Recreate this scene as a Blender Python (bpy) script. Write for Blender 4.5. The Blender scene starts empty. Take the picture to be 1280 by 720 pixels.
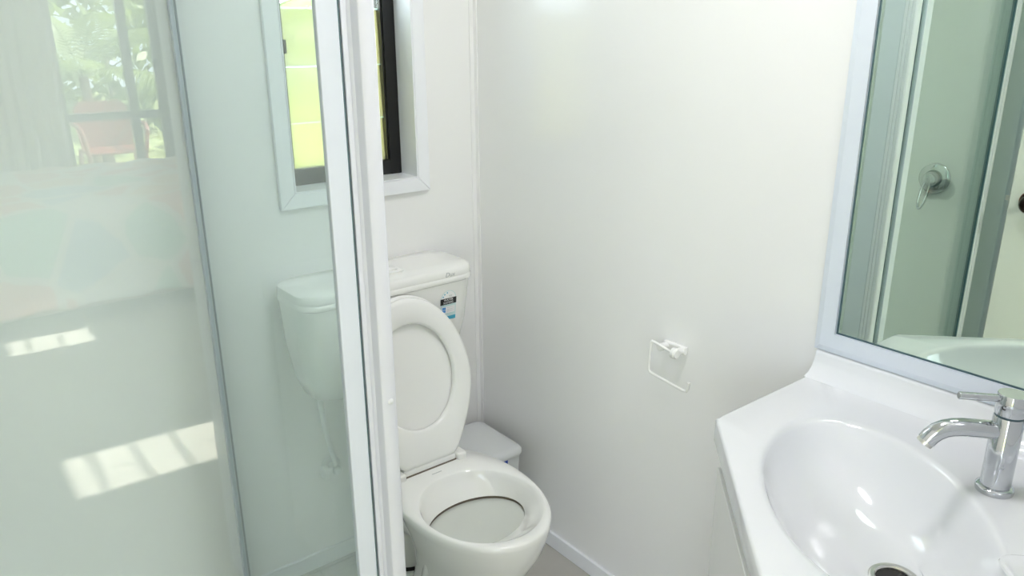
import bpy, bmesh, math, random
from mathutils import Vector, Matrix
PI = math.pi
random.seed(7)
SC = bpy.context.scene
COL = SC.collection

# ------------------------------------------------------------------ camera
cam_d = bpy.data.cameras.new('camera')
cam_d.sensor_width = 36.0
cam_d.lens = 27.434
cam_d.clip_start = 0.01
cam = bpy.data.objects.new('camera', cam_d)
COL.objects.link(cam)
yaw, pit, rol = math.radians(38.321), math.radians(18.060), math.radians(-0.344)
fwd = Vector((math.sin(yaw)*math.cos(pit), math.cos(yaw)*math.cos(pit), -math.sin(pit)))
rgt = fwd.cross(Vector((0, 0, 1))).normalized()
up = rgt.cross(fwd)
r2 = rgt*math.cos(rol) + up*math.sin(rol)
u2 = -rgt*math.sin(rol) + up*math.cos(rol)
m = Matrix((r2, u2, -fwd)).transposed().to_4x4()
m.translation = Vector((-1.309, -1.818, 1.443))
cam.matrix_world = m
SC.camera = cam

# ------------------------------------------------------------------ world, sun, exposure
SC.view_settings.view_transform = 'Standard'
SC.view_settings.look = 'None'
SC.view_settings.gamma = 1.0
SC.view_settings.exposure = 1.2
SC.view_settings.use_curve_mapping = False
SC.cycles.max_bounces = 12
SC.cycles.diffuse_bounces = 6
SC.cycles.glossy_bounces = 6
SC.cycles.transmission_bounces = 8
SC.cycles.transparent_max_bounces = 24
SC.cycles.use_denoising = True
SC.cycles.caustics_reflective = False
SC.cycles.caustics_refractive = False
SC.cycles.sample_clamp_indirect = 6.0

SKY = 2.6
world = bpy.data.worlds.new('sky')
SC.world = world
world.use_nodes = True
bg = world.node_tree.nodes['Background']
bg.inputs[0].default_value = (0.80, 0.91, 1.0, 1)
bg.inputs[1].default_value = SKY

sun_d = bpy.data.lights.new('sun', 'SUN')
sun_d.energy = 26.0
sun_d.angle = math.radians(0.6)
sun_d.color = (1.0, 0.95, 0.86)
sun = bpy.data.objects.new('sun', sun_d)
COL.objects.link(sun)
sun.rotation_euler = Vector((-1.0, -0.05, -1.0)).to_track_quat('-Z', 'Y').to_euler()

def portal(name, loc, rot, sx, sy):
    d = bpy.data.lights.new(name, 'AREA')
    d.shape = 'RECTANGLE'; d.size = sx; d.size_y = sy
    d.cycles.is_portal = True
    o = bpy.data.objects.new(name, d); COL.objects.link(o)
    o.location = loc; o.rotation_euler = rot
    return o
portal('window_portal', (-0.38, 0.115, 1.57), (-PI/2, 0, 0), 0.36, 1.02)          # -Z faces -y (into the bathroom)
portal('bedroom_portal', (0.10, -6.29, 1.08), (PI/2, 0, 0), 0.9, 2.12)           # faces +y
portal('bedroom_side_portal', (-3.07, -3.6, 1.10), (PI/2, 0, -PI/2), 2.4, 2.1)   # faces +x

# ------------------------------------------------------------------ materials
def new_mat(name):
    mt = bpy.data.materials.new(name); mt.use_nodes = True
    nt = mt.node_tree
    return mt, nt, nt.nodes['Principled BSDF']
def mat(name, col, rough=0.4, metal=0.0, spec=0.5, coat=0.0, noise=0.0, nscale=30.0, bump=0.0, bscale=200.0):
    mt, nt, b = new_mat(name)
    b.inputs['Base Color'].default_value = (*col, 1)
    b.inputs['Roughness'].default_value = rough
    b.inputs['Metallic'].default_value = metal
    b.inputs['Specular IOR Level'].default_value = spec
    b.inputs['Coat Weight'].default_value = coat
    b.inputs['Coat Roughness'].default_value = 0.05
    tc = nt.nodes.new('ShaderNodeTexCoord')
    n = nt.nodes.new('ShaderNodeTexNoise'); n.inputs['Scale'].default_value = nscale; n.inputs['Detail'].default_value = 4
    nt.links.new(tc.outputs['Object'], n.inputs['Vector'])
    rmp = nt.nodes.new('ShaderNodeMix'); rmp.data_type = 'RGBA'
    a = noise
    rmp.inputs['A'].default_value = (*[c*(1-a) for c in col], 1)
    rmp.inputs['B'].default_value = (*[min(1, c*(1+a)) for c in col], 1)
    nt.links.new(n.outputs['Fac'], rmp.inputs['Factor'])
    nt.links.new(rmp.outputs['Result'], b.inputs['Base Color'])
    if bump:
        n2 = nt.nodes.new('ShaderNodeTexNoise'); n2.inputs['Scale'].default_value = bscale
        nt.links.new(tc.outputs['Object'], n2.inputs['Vector'])
        bp = nt.nodes.new('ShaderNodeBump'); bp.inputs['Strength'].default_value = bump; bp.inputs['Distance'].default_value = 0.002
        nt.links.new(n2.outputs['Fac'], bp.inputs['Height']); nt.links.new(bp.outputs['Normal'], b.inputs['Normal'])
    return mt

M = {}
M['wall'] = mat('gloss_white_wall_lining', (0.875, 0.87, 0.868), 0.17, spec=0.45, noise=0.012, nscale=4, bump=0.02, bscale=9)
M['paint'] = mat('white_paint', (0.78, 0.77, 0.74), 0.55, noise=0.02, nscale=3)
M['ceiling'] = mat('ceiling_paint', (0.85, 0.85, 0.84), 0.8, noise=0.01)
M['trim'] = mat('gloss_white_trim', (0.875, 0.885, 0.92), 0.28, noise=0.01)
M['floor'] = mat('grey_beige_tile', (0.47, 0.455, 0.42), 0.35, noise=0.09, nscale=14, bump=0.04, bscale=60)
M['grout'] = mat('grey_grout', (0.36, 0.35, 0.33), 0.8, noise=0.1, nscale=80)
M['ceramic'] = mat('white_vitreous_china', (0.85, 0.845, 0.825), 0.07, coat=0.4, noise=0.006, nscale=5)
M['plastic'] = mat('white_plastic', (0.85, 0.845, 0.83), 0.25, noise=0.006, nscale=6)
M['plastic_grey'] = mat('pale_grey_plastic', (0.74, 0.76, 0.77), 0.32, noise=0.01, nscale=10)
M['marble'] = mat('white_cast_marble', (0.765, 0.78, 0.795), 0.08, coat=0.4, noise=0.004, nscale=4)
M['cabinet'] = mat('white_gloss_cabinet', (0.82, 0.82, 0.80), 0.2, noise=0.006, nscale=6)
M['chrome'] = mat('chrome', (0.56, 0.58, 0.60), 0.06, metal=1.0, noise=0.01)
M['steel'] = mat('brushed_steel', (0.62, 0.61, 0.58), 0.28, metal=1.0, noise=0.03)
M['alu'] = mat('white_powder_coated_aluminium', (0.69, 0.71, 0.765), 0.3, noise=0.01, nscale=9)
M['alu_blue'] = mat('silver_anodised_frame', (0.74, 0.79, 0.87), 0.42, metal=0.1, noise=0.01, nscale=9)
M['seal'] = mat('pale_vinyl_seal', (0.62, 0.67, 0.73), 0.3, noise=0.01)
M['gasket'] = mat('teal_gasket_and_shade', (0.06, 0.12, 0.14), 0.4, noise=0.05)
M['black'] = mat('black_aluminium', (0.006, 0.006, 0.006), 0.45, noise=0.05)
M['dark'] = mat('dark_void', (0.012, 0.011, 0.010), 0.6, noise=0.05)
M['groove_shade'] = mat('painted_groove_shade', (0.16, 0.13, 0.10), 0.6, noise=0.1)  # brown put in for shade in the bowl recess and under the hinge
M['bronze'] = mat('oil_rubbed_bronze', (0.035, 0.022, 0.017), 0.22, metal=0.9, noise=0.15, nscale=40)
M['copper'] = mat('copper_edge', (0.45, 0.12, 0.06), 0.25, metal=0.9, noise=0.1)
M['blue'] = mat('blue_label', (0.01, 0.06, 0.42), 0.35, noise=0.05)
M['water'] = mat('still_water', (0.60, 0.62, 0.58), 0.03, noise=0.02)
M['text_grey'] = mat('grey_print', (0.42, 0.43, 0.44), 0.5, noise=0.02)
M['ink_dark'] = mat('dark_print', (0.03, 0.03, 0.03), 0.5, noise=0.02)
M['ink_white'] = mat('white_print', (0.85, 0.85, 0.85), 0.5, noise=0.02)
M['ink_black'] = mat('black_print', (0.008, 0.008, 0.010), 0.35, noise=0.02)
M['ink_cyan'] = mat('cyan_print', (0.05, 0.38, 0.56), 0.35, noise=0.02)
M['ink_pale'] = mat('pale_cyan_print', (0.56, 0.72, 0.72), 0.35, noise=0.02)
M['ink_blue'] = mat('bright_blue_print', (0.02, 0.28, 0.70), 0.35, noise=0.02)
M['carpet_tile'] = mat('cream_floor_tile', (0.42, 0.41, 0.37), 0.4, noise=0.04, nscale=6)
M['curtain'] = mat('beige_curtain', (0.50, 0.44, 0.36), 0.8, noise=0.05)
M['mattress'] = mat('mattress_fabric', (0.55, 0.56, 0.58), 0.8, noise=0.04)
M['wood'] = mat('brown_timber', (0.22, 0.13, 0.075), 0.5, noise=0.2, nscale=12)
M['red'] = mat('red_plastic', (0.20, 0.055, 0.04), 0.35, noise=0.03)
M['lawn'] = mat('lawn_grass', (0.24, 0.27, 0.09), 0.8, noise=0.35, nscale=8)
M['deck'] = mat('pale_deck', (0.45, 0.42, 0.27), 0.6, noise=0.08, nscale=5)
M['soil'] = mat('trunk_bark', (0.16, 0.11, 0.07), 0.8, noise=0.3, nscale=25)

def leaf_mat(name, col):
    mt, nt, b = new_mat(name)
    b.inputs['Base Color'].default_value = (*col, 1); b.inputs['Roughness'].default_value = 0.45
    tr = nt.nodes.new('ShaderNodeBsdfTranslucent'); tr.inputs['Color'].default_value = (col[0]*1.3, col[1]*1.3, col[2]*0.8, 1)
    mx = nt.nodes.new('ShaderNodeMixShader'); mx.inputs[0].default_value = 0.4
    nt.links.new(b.outputs[0], mx.inputs[1]); nt.links.new(tr.outputs[0], mx.inputs[2])
    n = nt.nodes.new('ShaderNodeTexNoise'); n.inputs['Scale'].default_value = 9
    cr = nt.nodes.new('ShaderNodeMix'); cr.data_type = 'RGBA'
    cr.inputs['A'].default_value = (col[0]*.6, col[1]*.6, col[2]*.6, 1); cr.inputs['B'].default_value = (col[0]*1.5, col[1]*1.4, col[2]*1.4, 1)
    nt.links.new(n.outputs['Fac'], cr.inputs['Factor']); nt.links.new(cr.outputs['Result'], b.inputs['Base Color'])
    nt.links.new(mx.outputs[0], nt.nodes['Material Output'].inputs[0])
    return mt
M['leaf'] = leaf_mat('palm_leaf', (0.22, 0.30, 0.11))
M['leaf_pale'] = leaf_mat('pale_strap_leaf', (0.46, 0.55, 0.30))

def glass_mat(name, tint, f0=0.04, smudge=0.0):
    """clear pane: fresnel-weighted mirror reflection over straight tinted transmission (per face)"""
    mt = bpy.data.materials.new(name); mt.use_nodes = True
    nt = mt.node_tree; nt.nodes.clear()
    out = nt.nodes.new('ShaderNodeOutputMaterial')
    ge = nt.nodes.new('ShaderNodeNewGeometry')
    dt = nt.nodes.new('ShaderNodeVectorMath'); dt.operation = 'DOT_PRODUCT'
    nt.links.new(ge.outputs['Normal'], dt.inputs[0]); nt.links.new(ge.outputs['Incoming'], dt.inputs[1])
    def mth(op, a, b=None):
        n = nt.nodes.new('ShaderNodeMath'); n.operation = op
        for i, x in enumerate((a, b)):
            if x is None: continue
            if isinstance(x, (int, float)): n.inputs[i].default_value = x
            else: nt.links.new(x, n.inputs[i])
        return n.outputs[0]
    c = mth('ABSOLUTE', dt.outputs['Value'])
    f = mth('ADD', mth('MULTIPLY', mth('POWER', mth('SUBTRACT', 1.0, c), 5.0), 1 - f0), f0)
    tr = nt.nodes.new('ShaderNodeBsdfTransparent'); tr.inputs[0].default_value = (*tint, 1)
    gl = nt.nodes.new('ShaderNodeBsdfGlossy'); gl.inputs['Roughness'].default_value = 0.0
    gl.inputs['Color'].default_value = (1, 1, 1, 1)
    mx = nt.nodes.new('ShaderNodeMixShader')
    nt.links.new(f, mx.inputs[0]); nt.links.new(tr.outputs[0], mx.inputs[1]); nt.links.new(gl.outputs[0], mx.inputs[2])
    last = mx.outputs[0]
    if smudge:
        df = nt.nodes.new('ShaderNodeBsdfDiffuse'); df.inputs[0].default_value = (0.85, 0.88, 0.87, 1)
        m2 = nt.nodes.new('ShaderNodeMixShader'); m2.inputs[0].default_value = smudge
        nt.links.new(last, m2.inputs[1]); nt.links.new(df.outputs[0], m2.inputs[2]); last = m2.outputs[0]
    nt.links.new(last, out.inputs[0])
    return mt
M['glass'] = glass_mat('shower_glass', (0.948, 0.988, 0.980), 0.043, 0.012)
M['glass_edge'] = mat('green_glass_edge', (0.05, 0.16, 0.17), 0.1, noise=0.1)
M['pane'] = glass_mat('window_glass', (0.97, 0.985, 0.975), 0.04)

def mirror_mat():
    mt = bpy.data.materials.new('silvered_mirror'); mt.use_nodes = True
    nt = mt.node_tree; nt.nodes.clear()
    out = nt.nodes.new('ShaderNodeOutputMaterial')
    gl = nt.nodes.new('ShaderNodeBsdfGlossy'); gl.inputs['Roughness'].default_value = 0.0
    n = nt.nodes.new('ShaderNodeTexNoise'); n.inputs['Scale'].default_value = 3
    cr = nt.nodes.new('ShaderNodeMix'); cr.data_type = 'RGBA'
    cr.inputs['A'].default_value = (0.71, 0.83, 0.72, 1); cr.inputs['B'].default_value = (0.73, 0.85, 0.74, 1)
    nt.links.new(n.outputs['Fac'], cr.inputs['Factor']); nt.links.new(cr.outputs['Result'], gl.inputs['Color'])
    nt.links.new(gl.outputs[0], out.inputs[0])
    return mt
M['mirror'] = mirror_mat()

def louvre_mat():
    """amber-green obscure glass: what lies outside is scattered through it"""
    mt = bpy.data.materials.new('amber_obscure_glass'); mt.use_nodes = True
    nt = mt.node_tree; nt.nodes.clear()
    out = nt.nodes.new('ShaderNodeOutputMaterial')
    tr = nt.nodes.new('ShaderNodeBsdfTranslucent')
    rf = nt.nodes.new('ShaderNodeBsdfRefraction'); rf.inputs['Roughness'].default_value = 0.22; rf.inputs['IOR'].default_value = 1.3
    gl = nt.nodes.new('ShaderNodeBsdfGlossy'); gl.inputs['Roughness'].default_value = 0.25
    n = nt.nodes.new('ShaderNodeTexNoise'); n.inputs['Scale'].default_value = 420; n.inputs['Detail'].default_value = 2
    tc = nt.nodes.new('ShaderNodeTexCoord'); nt.links.new(tc.outputs['Object'], n.inputs['Vector'])
    cr = nt.nodes.new('ShaderNodeMix'); cr.data_type = 'RGBA'
    cr.inputs['A'].default_value = (0.59, 0.565, 0.41, 1); cr.inputs['B'].default_value = (0.80, 0.775, 0.61, 1)
    nt.links.new(n.outputs['Fac'], cr.inputs['Factor'])
    nt.links.new(cr.outputs['Result'], tr.inputs['Color']); nt.links.new(cr.outputs['Result'], rf.inputs['Color'])
    m1 = nt.nodes.new('ShaderNodeMixShader'); m1.inputs[0].default_value = 0.55
    nt.links.new(tr.outputs[0], m1.inputs[1]); nt.links.new(rf.outputs[0], m1.inputs[2])
    m2 = nt.nodes.new('ShaderNodeMixShader'); m2.inputs[0].default_value = 0.05
    nt.links.new(m1.outputs[0], m2.inputs[1]); nt.links.new(gl.outputs[0], m2.inputs[2])
    nt.links.new(m2.outputs[0], out.inputs[0])
    return mt
def edge_mat():
    mt = bpy.data.materials.new('ground_glass_edge'); mt.use_nodes = True
    nt = mt.node_tree; nt.nodes.clear()
    out = nt.nodes.new('ShaderNodeOutputMaterial')
    tr = nt.nodes.new('ShaderNodeBsdfTranslucent'); tr.inputs[0].default_value = (0.75, 0.92, 0.85, 1)
    df = nt.nodes.new('ShaderNodeBsdfTransparent'); df.inputs[0].default_value = (0.93, 0.99, 0.96, 1)
    m1 = nt.nodes.new('ShaderNodeMixShader'); nt.links.new(tr.outputs[0], m1.inputs[1]); nt.links.new(df.outputs[0], m1.inputs[2])
    nt.links.new(m1.outputs[0], out.inputs[0])
    return mt
M['blade_edge'] = edge_mat()
M['louvre'] = louvre_mat()

def emit_mat(name, col, s):
    mt, nt, b = new_mat(name)
    b.inputs['Base Color'].default_value = (*col, 1)
    b.inputs['Emission Color'].default_value = (*col, 1); b.inputs['Emission Strength'].default_value = s
    return mt
LAMP = 19.0
FILL_LAMP = 78.0  # strength of the added fill lamp behind the camera
M['lamp'] = emit_mat('lit_opal_diffuser', (0.985, 0.97, 1.0), LAMP)
M['lamp_fill'] = emit_mat('added_fill_diffuser', (1.0, 0.96, 0.90), FILL_LAMP)

def quilt_mat():
    mt, nt, b = new_mat('floral_quilt_print')
    b.inputs['Roughness'].default_value = 0.85
    tc = nt.nodes.new('ShaderNodeTexCoord')
    v = nt.nodes.new('ShaderNodeTexVoronoi'); v.inputs['Scale'].default_value = 3.2
    nt.links.new(tc.outputs['Object'], v.inputs['Vector'])
    v2 = nt.nodes.new('ShaderNodeTexVoronoi'); v2.feature = 'DISTANCE_TO_EDGE'; v2.inputs['Scale'].default_value = 3.2
    nt.links.new(tc.outputs['Object'], v2.inputs['Vector'])
    hue = nt.nodes.new('ShaderNodeSeparateColor'); nt.links.new(v.outputs['Color'], hue.inputs[0])
    cr = nt.nodes.new('ShaderNodeValToRGB'); cr.color_ramp.interpolation = 'CONSTANT'
    e = cr.color_ramp.elements
    e[0].position = 0.0; e[0].color = (0.72, 0.42, 0.38, 1)
    e[1].position = 0.25; e[1].color = (0.38, 0.60, 0.52, 1)
    for p, c in ((0.45, (0.42, 0.55, 0.66, 1)), (0.65, (0.74, 0.54, 0.42, 1)), (0.85, (0.72, 0.74, 0.76, 1))):
        x = e.new(p); x.color = c
    nt.links.new(hue.outputs[0], cr.inputs[0])
    st = nt.nodes.new('ShaderNodeMath'); st.operation = 'GREATER_THAN'; st.inputs[1].default_value = 0.06
    nt.links.new(v2.outputs['Distance'], st.inputs[0])
    mx = nt.nodes.new('ShaderNodeMix'); mx.data_type = 'RGBA'
    mx.inputs['A'].default_value = (0.75, 0.75, 0.73, 1)
    nt.links.new(st.outputs[0], mx.inputs['Factor']); nt.links.new(cr.outputs['Color'], mx.inputs['B'])
    nt.links.new(mx.outputs['Result'], b.inputs['Base Color'])
    return mt
M['quilt'] = quilt_mat()

# ------------------------------------------------------------------ mesh helpers
def thing(name, label, cat, loc, group=None, kind=None):
    o = bpy.data.objects.new(name, None); COL.objects.link(o)
    o.location = loc; o.empty_display_size = 0.05
    tag(o, label, cat, group, kind)
    return o
def tag(o, label=None, cat=None, group=None, kind=None):
    if label: o['label'] = label
    if cat: o['category'] = cat
    if group: o['group'] = group
    if kind: o['kind'] = kind
    return o
def wloc(o):
    v = Vector((0, 0, 0))
    while o is not None:
        v = v + o.location; o = o.parent
    return v

class MB:
    def __init__(s): s.v = []; s.f = []; s.mi = []; s.cur = 0
    def add(s, vs, fs):
        b = len(s.v); s.v += [tuple(p) for p in vs]
        for f in fs: s.f.append(tuple(b+i for i in f)); s.mi.append(s.cur)
        return s
    def box(s, x0, x1, y0, y1, z0, z1):
        if x0 > x1: x0, x1 = x1, x0
        if y0 > y1: y0, y1 = y1, y0
        if z0 > z1: z0, z1 = z1, z0
        return s.add([(x0,y0,z0),(x1,y0,z0),(x1,y1,z0),(x0,y1,z0),(x0,y0,z1),(x1,y0,z1),(x1,y1,z1),(x0,y1,z1)],
                     [(0,3,2,1),(4,5,6,7),(0,1,5,4),(1,2,6,5),(2,3,7,6),(3,0,4,7)])
    def prism(s, pts, off):
        """closed polygon (list of 3-d points) pushed along off"""
        n = len(pts); off = Vector(off)
        a = [Vector(p) for p in pts]; b = [p+off for p in a]
        return s.add(a+b, [tuple(reversed(range(n))), tuple(range(n, 2*n))] + [(i, (i+1) % n, n+(i+1) % n, n+i) for i in range(n)])
    def loft(s, rings, cap0=True, cap1=True, closed=True):
        n = len(rings[0]); vs = [p for r in rings for p in r]; fs = []
        for k in range(len(rings)-1):
            for i in range(n if closed else n-1):
                j = (i+1) % n
                fs.append((k*n+i, k*n+j, (k+1)*n+j, (k+1)*n+i))
        if cap0: fs.append(tuple(reversed(range(n))))
        if cap1: fs.append(tuple((len(rings)-1)*n+i for i in range(n)))
        return s.add(vs, fs)
    def tube(s, path, r, n=12, caps=True):
        path = [Vector(p) for p in path]
        rad = r if isinstance(r, (list, tuple)) else [r]*len(path)
        rings = []; prev = None
        for i, p in enumerate(path):
            t = (path[min(i+1, len(path)-1)] - path[max(i-1, 0)]).normalized()
            if prev is None:
                a = Vector((0, 0, 1)) if abs(t.z) < 0.9 else Vector((1, 0, 0))
                u = (a - t*a.dot(t)).normalized()
            else:
                u = (prev - t*prev.dot(t)).normalized()
            prev = u; w = t.cross(u)
            rings.append([p + (u*math.cos(2*PI*k/n) + w*math.sin(2*PI*k/n))*rad[i] for k in range(n)])
        return s.loft(rings, caps, caps)
    def lathe(s, c, axis, prof, n=32, cap0=True, cap1=True):
        """prof: list of (radius, height along axis)"""
        c = Vector(c); t = Vector(axis).normalized()
        a = Vector((0, 0, 1)) if abs(t.z) < 0.9 else Vector((1, 0, 0))
        u = (a - t*a.dot(t)).normalized(); w = t.cross(u)
        return s.loft([[c + t*h + (u*math.cos(2*PI*k/n) + w*math.sin(2*PI*k/n))*max(r, 1e-5) for k in range(n)] for r, h in prof], cap0, cap1)
    def build(s, name, mats, parent=None, smooth=True, bevel=0, segs=2, angle=35, sub=0, rot=None):
        if not isinstance(mats, (list, tuple)): mats = [mats]
        o_loc = wloc(parent) if parent else Vector((0, 0, 0))
        me = bpy.data.meshes.new(name)
        me.from_pydata([tuple(Vector(p)-o_loc) for p in s.v], [], s.f)
        for mt in mats: me.materials.append(mt)
        for p, i in zip(me.polygons, s.mi): p.material_index = i; p.use_smooth = smooth
        bm = bmesh.new(); bm.from_mesh(me)
        bmesh.ops.recalc_face_normals(bm, faces=bm.faces)
        bm.to_mesh(me); bm.free()
        if smooth: me.set_sharp_from_angle(angle=math.radians(angle))
        o = bpy.data.objects.new(name, me); COL.objects.link(o)
        if parent: o.parent = parent
        if bevel:
            md = o.modifiers.new('bevel', 'BEVEL'); md.width = bevel; md.segments = segs; md.limit_method = 'ANGLE'; md.angle_limit = math.radians(40)
            md.harden_normals = False
        if sub:
            md = o.modifiers.new('sub', 'SUBSURF'); md.levels = sub; md.render_levels = sub
        return o

def text(name, body, size, loc, rot, mt, parent, ext=0.0002, shear=0.0, align='CENTER'):
    c = bpy.data.curves.new(name, 'FONT'); c.body = body; c.size = size; c.extrude = ext; c.shear = shear
    c.align_x = align; c.align_y = 'CENTER'
    c.materials.append(mt)
    c.resolution_u = 3
    tmp = bpy.data.objects.new(name, c)
    me = bpy.data.meshes.new_from_object(tmp)
    bpy.data.objects.remove(tmp); bpy.data.curves.remove(c)
    o = bpy.data.objects.new(name, me); COL.objects.link(o)
    if parent: o.parent = parent
    o.location = Vector(loc) - (wloc(parent) if parent else Vector((0, 0, 0)))
    o.rotation_euler = rot
    return o

def struct(o, label=None):
    o['kind'] = 'structure'
    if label: o['label'] = label
    return o
def rrect(cx, cy, hx, hy, r, z, n=6):
    """rounded rectangle ring at height z"""
    pts = []
    for (sx, sy, a0) in ((1, 1, 0), (-1, 1, PI/2), (-1, -1, PI), (1, -1, 3*PI/2)):
        for k in range(n+1):
            a = a0 + PI/2*k/n
            pts.append((cx+sx*(hx-r)+r*math.cos(a), cy+sy*(hy-r)+r*math.sin(a), z))
    return pts

XL, YF, H = -1.67, -1.74, 2.40           # left wall, front wall (inner faces), ceiling height
# ------------------------------------------------------------------ setting: bathroom shell
WX0, WX1, WZ0, WZ1 = -0.556, -0.204, 1.074, 2.06     # window opening in the back wall
b = MB().box(XL-.1, WX0, 0, .1, 0, H).box(WX1, .1, 0, .1, 0, H).box(WX0, WX1, 0, .1, 0, WZ0).box(WX0, WX1, 0, .1, WZ1, H)
struct(b.build('wall_back', M['wall'], smooth=False), 'glossy white lined wall behind the toilet')
struct(MB().box(0, .1, YF-.1, 0, 0, H).build('wall_right', M['wall'], smooth=False), 'glossy white lined wall carrying mirror and roll holder')
struct(MB().box(XL-.1, XL, YF-.1, 0, 0, H).build('wall_left', M['wall'], smooth=False), 'glossy white shower wall carrying the mixer')
DX0, DX1, DZ = -1.60, -0.748, 2.06                   # doorway in the front wall
b = MB().box(XL, DX0, YF-.1, YF, 0, H).box(DX1, 0, YF-.1, YF, 0, H).box(DX0, DX1, YF-.1, YF, DZ, H)
struct(b.build('wall_front', M['wall'], smooth=False), 'white wall with the doorway')
struct(MB().box(XL-.1, .1, YF-.1, .1, H, H+.08).build('ceiling', M['ceiling'], smooth=False))
fl = struct(MB().box(XL-.1, .1, YF-.1, .1, -.06, -.002).build('floor', M['grout'], smooth=False), 'grey beige tiled bathroom floor')
# floor tiles, one object each
TS, TG = 0.60, 0.003
x0t, y0t = -0.590-2*TS-TG, -0.025+TS
tile_me = None
for i in range(-1, 6):
    for j in range(0, 7):
        xa, ya = x0t+i*TS, y0t-j*TS
        xa0, xa1 = max(xa+TG, XL), min(xa+TS, 0.0)
        yb0, yb1 = max(ya-TS+TG, YF-.1), min(ya, 0.0)
        if xa1-xa0 < .01 or yb1-yb0 < .01: continue
        MB().box(xa0, xa1, yb0, yb1, -.004, 0).build('tile', M['floor'], fl, smooth=False)
BB = 0.048
struct(MB().box(-0.765, -.010, -.010, 0, 0, BB).build('baseboard_back', M['trim'], bevel=.002), 'low white skirting under the window wall')
struct(MB().box(-.010, 0, -1.10, 0, 0, BB).build('baseboard_right', M['trim'], bevel=.002), 'low white skirting under the roll holder wall')
# corner bead
struct(MB().prism([(-.016, 0, 0), (-.016, -.0025, 0), (-.0045, -.0045, 0), (-.0025, -.016, 0), (0, -.016, 0), (0, 0, 0)], (0, 0, H)).build('trim_1', M['wall'], smooth=False), 'slim white corner bead between the two glossy walls')

# window: architrave, reveal, black frame, louvre blades
win = thing('window_1', 'black framed louvre window with amber obscure blades in white surround', None, (-.38, 0, WZ0), kind='structure')
def frame_loop(mb, xo0, xo1, zo0, zo1, xi0, xi1, zi0, zi1, y0, y1):
    """four mitred members"""
    o = [(xo0, zo0), (xo1, zo0), (xo1, zo1), (xo0, zo1)]; i = [(xi0, zi0), (xi1, zi0), (xi1, zi1), (xi0, zi1)]
    for k in range(4):
        j = (k+1) % 4
        mb.prism([(o[k][0], y0, o[k][1]), (o[j][0], y0, o[j][1]), (i[j][0], y0, i[j][1]), (i[k][0], y0, i[k][1])], (0, y1-y0, 0))
    return mb
frame_loop(MB(), -.594, -.167, 1.036, 2.10, -.556, -.204, 1.074, 2.06, -.015, 0).build('architrave', M['trim'], win, bevel=.0025)
frame_loop(MB(), -.5555, -.2045, 1.0745, 2.0595, -.5525, -.2075, 1.0775, 2.0565, -.0145, .104).build('window_frame', M['trim'], win, smooth=False).name = 'reveal'
fb = MB()
fb.box(-.5525, -.520, .066, .1035, 1.0775, 2.0565).box(-.242, -.2075, .066, .1035, 1.0775, 2.0565).box(-.520, -.242, .066, .1035, 1.0775, 1.117).box(-.520, -.242, .066, .1035, 2.02, 2.0565)
fb.build('window_frame', M['black'], win, bevel=.001)
# thin gallery fins that carry the blades, with a clip per blade
fb = MB().box(-.519, -.515, .070, .100, 1.118, 2.02).box(-.247, -.243, .070, .100, 1.118, 2.02)
fb.build('blade_gallery', M['black'], win, smooth=False)
zz = [1.093, 1.229, 1.366, 1.5035, 1.640, 1.777, 1.914]
for k, z in enumerate(zz):
    a = MB(); top = z + .1365
    a.prism([(-.5145, .080, z+.0035), (-.5145, .085, z+.0035), (-.5145, .091, top), (-.5145, .086, top)], (.267, 0, 0))
    bl = a.build('louvre_blade', M['louvre'] if k < 3 else M['pane'], win, smooth=False)
    # ground bottom edge of the blade, a bright line
    MB().prism([(-.5145, .0795, z), (-.5145, .085, z), (-.5145, .085, z+.0035), (-.5145, .0795, z+.0035)], (.267, 0, 0)).build('blade_edge', M['blade_edge'], win, smooth=False)
MB().box(-.519, -.512, .060, .066, 1.40, 1.432).build('louvre_latch', M['black'], win, bevel=.001)

# ------------------------------------------------------------------ shower screen
PX = -.767         # outer face of the return panel / post
sh = thing('shower_screen', 'glass shower screen with white corner post and sliding door', 'shower screen', (PX, -.82, 0))
def pane(name, x0, x1, y0, y1, z0, z1, parent, edges=False):
    mb = MB(); mb.box(x0, x1, y0, y1, z0, z1)
    o = mb.build(name, [M['glass'], M['glass_edge']], parent, smooth=False)
    thin = 0 if abs(x1-x0) < abs(y1-y0) else 1
    for p in o.data.polygons:
        if edges and abs(p.normal[thin]) < .5: p.material_index = 1
    return o
ZT = 1.95
pane('return_glass', PX-.022, PX-.016, -.752, -.012, .062, ZT-.02, sh)
# wall channel of the return panel (slim silver-teal line)
MB().box(PX-.026, PX-.0125, -.014, 0, .045, ZT).build('wall_channel', M['seal'], sh, bevel=.001)
MB().box(PX-.0160, PX-.0120, -.0158, 0, .045, ZT).build('gasket', M['gasket'], sh, smooth=False)
MB().box(PX-.030, PX-.008, -.77, 0, .042, .066).build('bottom_rail', M['alu'], sh, bevel=.002)
MB().box(PX-.030, PX-.008, -.77, 0, ZT-.02, ZT+.015).build('top_rail', M['alu'], sh, bevel=.002)
# stile of the return panel and the corner post
MB().box(PX-.048, PX-.001, -.808, -.756, .042, ZT).build('stile', M['seal'], sh, bevel=.002)
MB().box(PX-.0525, PX-.0462, -.8285, -.8085, .042, ZT).build('gasket', M['gasket'], sh, smooth=False)
post = MB().prism([(PX, -.808, .042), (PX, -.838, .042), (PX-.0045, -.841, .042), (PX-.020, -.841, .042), (PX-.0245, -.839, .042), (PX-.0285, -.826, .042), (PX-.034, -.822, .042), (PX-.0360, -.829, .042), (PX-.0440, -.829, .042), (PX-.0455, -.808, .042)], (0, 0, ZT-.03)).build('corner_post', M['alu'], sh, bevel=.0012)
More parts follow.
